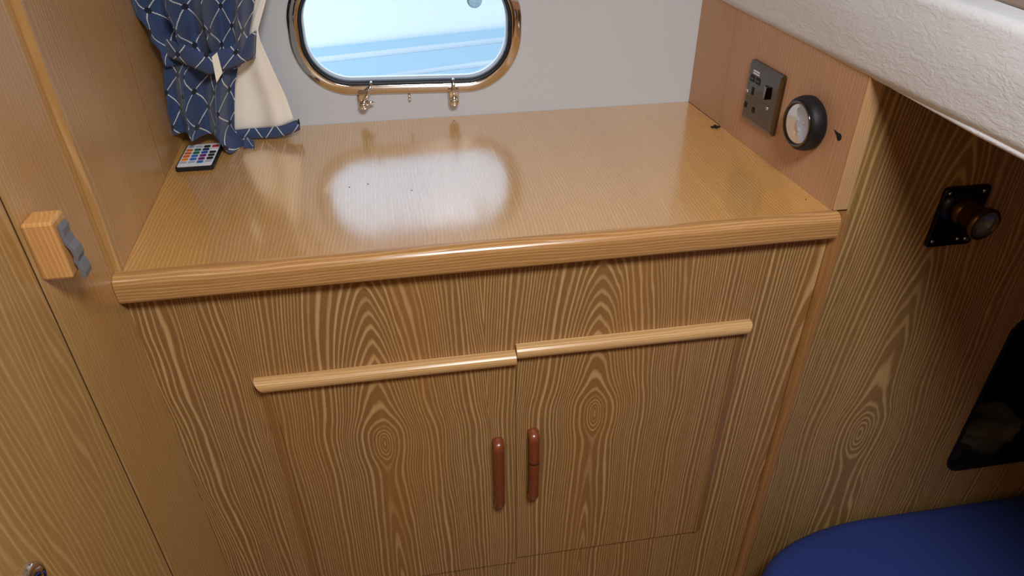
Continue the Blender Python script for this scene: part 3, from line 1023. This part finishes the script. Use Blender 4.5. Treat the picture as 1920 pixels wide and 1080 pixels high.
def cloth(nm, data, mat, par, thick=0.0012):
    v, f, uv = data
    me = bpy.data.meshes.new(nm)
    me.from_pydata(v, [], f)
    l = me.uv_layers.new(name='UVMap')
    for p in me.polygons:
        p.use_smooth = True
        for li in p.loop_indices: l.data[li].uv = uv[me.loops[li].vertex_index]
    me.materials.append(M[mat])
    o = bpy.data.objects.new(nm, me); COL.objects.link(o)
    md = o.modifiers.new('thickness', 'SOLIDIFY'); md.thickness = thick; md.offset = 0
    o.parent = par
    pl_ = Vector((0, 0, 0)); q_ = par
    while q_: pl_ += q_.location; q_ = q_.parent
    o.location = -pl_
    return o
# drape above the tieback
up = [(-190, 225, 520, 0.030, 0.004), (-60, 245, 500, 0.030, 0.006), (0, 266, 482, 0.042, 0.006), (60, 296, 472, 0.036, 0.008), (100, 312, 466, 0.018, 0.014), (125, 318, 452, 0.016, 0.016)]
drape = cloth('drape', sheet(up, -190, 122, 150, 50, 3.2, 0.6, 0.32, asym=1.35), 'curtain', cu)
lo_ = [(100, 312, 462, 0.014, 0.012), (130, 311, 446, 0.018, 0.014), (160, 313, 441, 0.028, 0.012), (200, 320, 440, 0.034, 0.012), (235, 329, 440, 0.036, 0.012), (290, 340, 476, 0.034, 0.016)]
skirt = cloth('skirt', sheet(lo_, 104, 250, 130, 44, 2.2, 2.2, 0.215, bottom=lambda s: 34 * max(0, (s - 0.45) / 0.55) ** 1.3, asym=1.2, v0=0.012), 'curtain', cu)
# cream lining turned out on the right
li = [(-190, 490, 535, 0.002, -0.006), (0, 474, 499, 0.002, -0.004), (55, 455, 484, 0.002, 0.000), (75, 458, 488, 0.002, 0.000), (130, 430, 514, 0.006, -0.004), (180, 430, 538, 0.008, -0.010), (245, 430, 561, 0.012, -0.014)]
cloth('lining', sheet(li, -190, 243, 70, 70, 1.2, 0.4, 0.16, bottom=lambda s: -20 * max(0, (s - 0.35) / 0.65) ** 1.6, asym=0.2, itp=lin), 'lining', cu)
# patterned hem under the lining
he = [(200, 432, 552, 0.012, -0.010), (262, 430, 564, 0.012, -0.012)]
def hem():
    verts, faces, uvs = [], [], []
    n_ = 60
    for i in range(n_ + 1):
        s = i / n_
        curve = -20 * max(0, (s - 0.35) / 0.65) ** 1.6
        th = 2 * PI * 1.2 * s + 0.4
        for k, dy in enumerate((-3, 4, 11, 17)):
            px = 430 + (131 + (2 if dy > 0 else 0)) * s
            py = 243 + curve + dy
            fw = -0.0085 + 0.004 * (1 - s)
            p = at(px, py, 1, CY - fw)
            y = CY - fw - 0.010 * (0.5 + 0.5 * math.cos(th)) - (0.0035 if 0 < k < 3 else 0.001)
            verts.append(Vector((p.x, y, max(0.0012, p.z)))); uvs.append((s * 0.15, -p.z))
    for i in range(n_):
        for k in range(3):
            a = i * 4 + k
            faces.append((a, a + 4, a + 5, a + 1))
    return verts, faces, uvs
cloth('hem', hem(), 'curtain', cu, 0.002)
# dark corner of cloth hanging below the hem
def tail():
    v = [at(456, 258, 1, 0.345), at(478, 262, 1, 0.345), at(478, 280, 1, 0.33), at(458, 283, 1, 0.328)]
    v = [Vector((p.x, p.y, max(0.0015, p.z))) for p in v]
    V_, F_, U_ = [], [], []
    for j in range(7):
        for i in range(7):
            a, b = i / 6, j / 6
            p = v[0].lerp(v[1], a).lerp(v[3].lerp(v[2], a), b) + Vector((0, 0.004 * math.sin(5 * a), 0))
            V_.append(p); U_.append((0.02 + a * 0.03, b * 0.03))
    for j in range(6):
        for i in range(6):
            k = j * 7 + i
            F_.append((k, k + 1, k + 8, k + 7))
    return V_, F_, U_
cloth('tail', tail(), 'curtain', cu)
# tieback band
def band_(pts_top, pts_bot, y0, bulge, n_=40, nt=6, u0=0.0, wf=0.16):
    verts, faces, uvs = [], [], []
    for i in range(n_ + 1):
        s = i / n_
        def poly(P):
            x = P[0][0] + (P[-1][0] - P[0][0]) * s
            for a, b in zip(P, P[1:]):
                if x <= b[0] + 1e-6:
                    f = (x - a[0]) / (b[0] - a[0]); return x, a[1] + (b[1] - a[1]) * f
            return P[-1]
        for k in range(nt + 1):
            f = k / nt
            (xt, yt), (xb, yb) = poly(pts_top), poly(pts_bot)
            px, py = xt + (xb - xt) * f, yt + (yb - yt) * f
            y = y0 - bulge * math.sqrt(max(0.0, 1 - (2 * s - 1) ** 2)) - 0.003 * math.sin(PI * f)
            p = at(px, py, 1, y)
            verts.append(Vector((max(p.x, xl_line(y) + 0.0012), y, p.z))); uvs.append((u0 + s * wf, -p.z * 1.1 + 0.01))
    for i in range(n_):
        for k in range(nt):
            a = i * (nt + 1) + k
            faces.append((a, a + nt + 1, a + nt + 2, a + 1))
    return verts, faces, uvs
tb = cloth('tieback', band_([(306, 72), (340, 82), (388, 102), (430, 88), (480, 58)], [(308, 104), (345, 118), (392, 140), (432, 128), (478, 108)], 0.360, 0.042), 'curtain', cu, 0.002)
tg = at(406, 130, 1, 0.312)
bm = bmesh.new()
vs = [bm.verts.new(at(px, py, 1, 0.3135)) for px, py in ((397, 107), (407, 98), (417, 137), (406, 155))]
vs2 = [bm.verts.new(v.co + Vector((0, 0.0015, 0))) for v in vs]
bm.faces.new(vs); bm.faces.new(vs2[::-1])
for i in range(4): bm.faces.new((vs[i], vs[(i + 1) % 4], vs2[(i + 1) % 4], vs2[i]))
obj('tieback_tag', bm, 'lining', cu)
# curtain track above
ct = tag(obj('curtain_track', box(0.002, 0.82, D - 0.05, D - 0.0005, 0.335, 0.352), 'white', bevel=0.002), 'slim white curtain track above the porthole', 'curtain track')

# ------------------------------------------------------------------ ceiling lamp
lp = empty('ceiling_lamp', LAMP_LOC, 'round white cabin ceiling lamp with a frosted diffuser', 'lamp')
fr = axis_frame((LAMP_LOC[0], LAMP_LOC[1], ZC), (0, 0, -1))
obj('rim', lathe([(0.0, 0.0), (0.20, 0.0), (0.20, 0.018), (0.193, 0.024), (0.186, 0.022), (0.186, 0.006), (0.0, 0.006)], fr, 40), 'white', lp, smooth_=True)
obj('diffuser', lathe([(0.1855, 0.012), (0.0, 0.013)], fr, 40), emis('frosted_diffuser', LAMP_COLOR, 1.5), lp)
ld = bpy.data.lights.new('ceiling_lamp_light', 'AREA')
ld.shape = 'DISK'; ld.size = 0.36; ld.energy = LAMP_POWER; ld.color = LAMP_COLOR
lo2 = bpy.data.objects.new('lamp_light', ld); COL.objects.link(lo2)
lo2.parent = lp; lo2.location = (0, 0, ZC - 0.026 - LAMP_LOC[2])
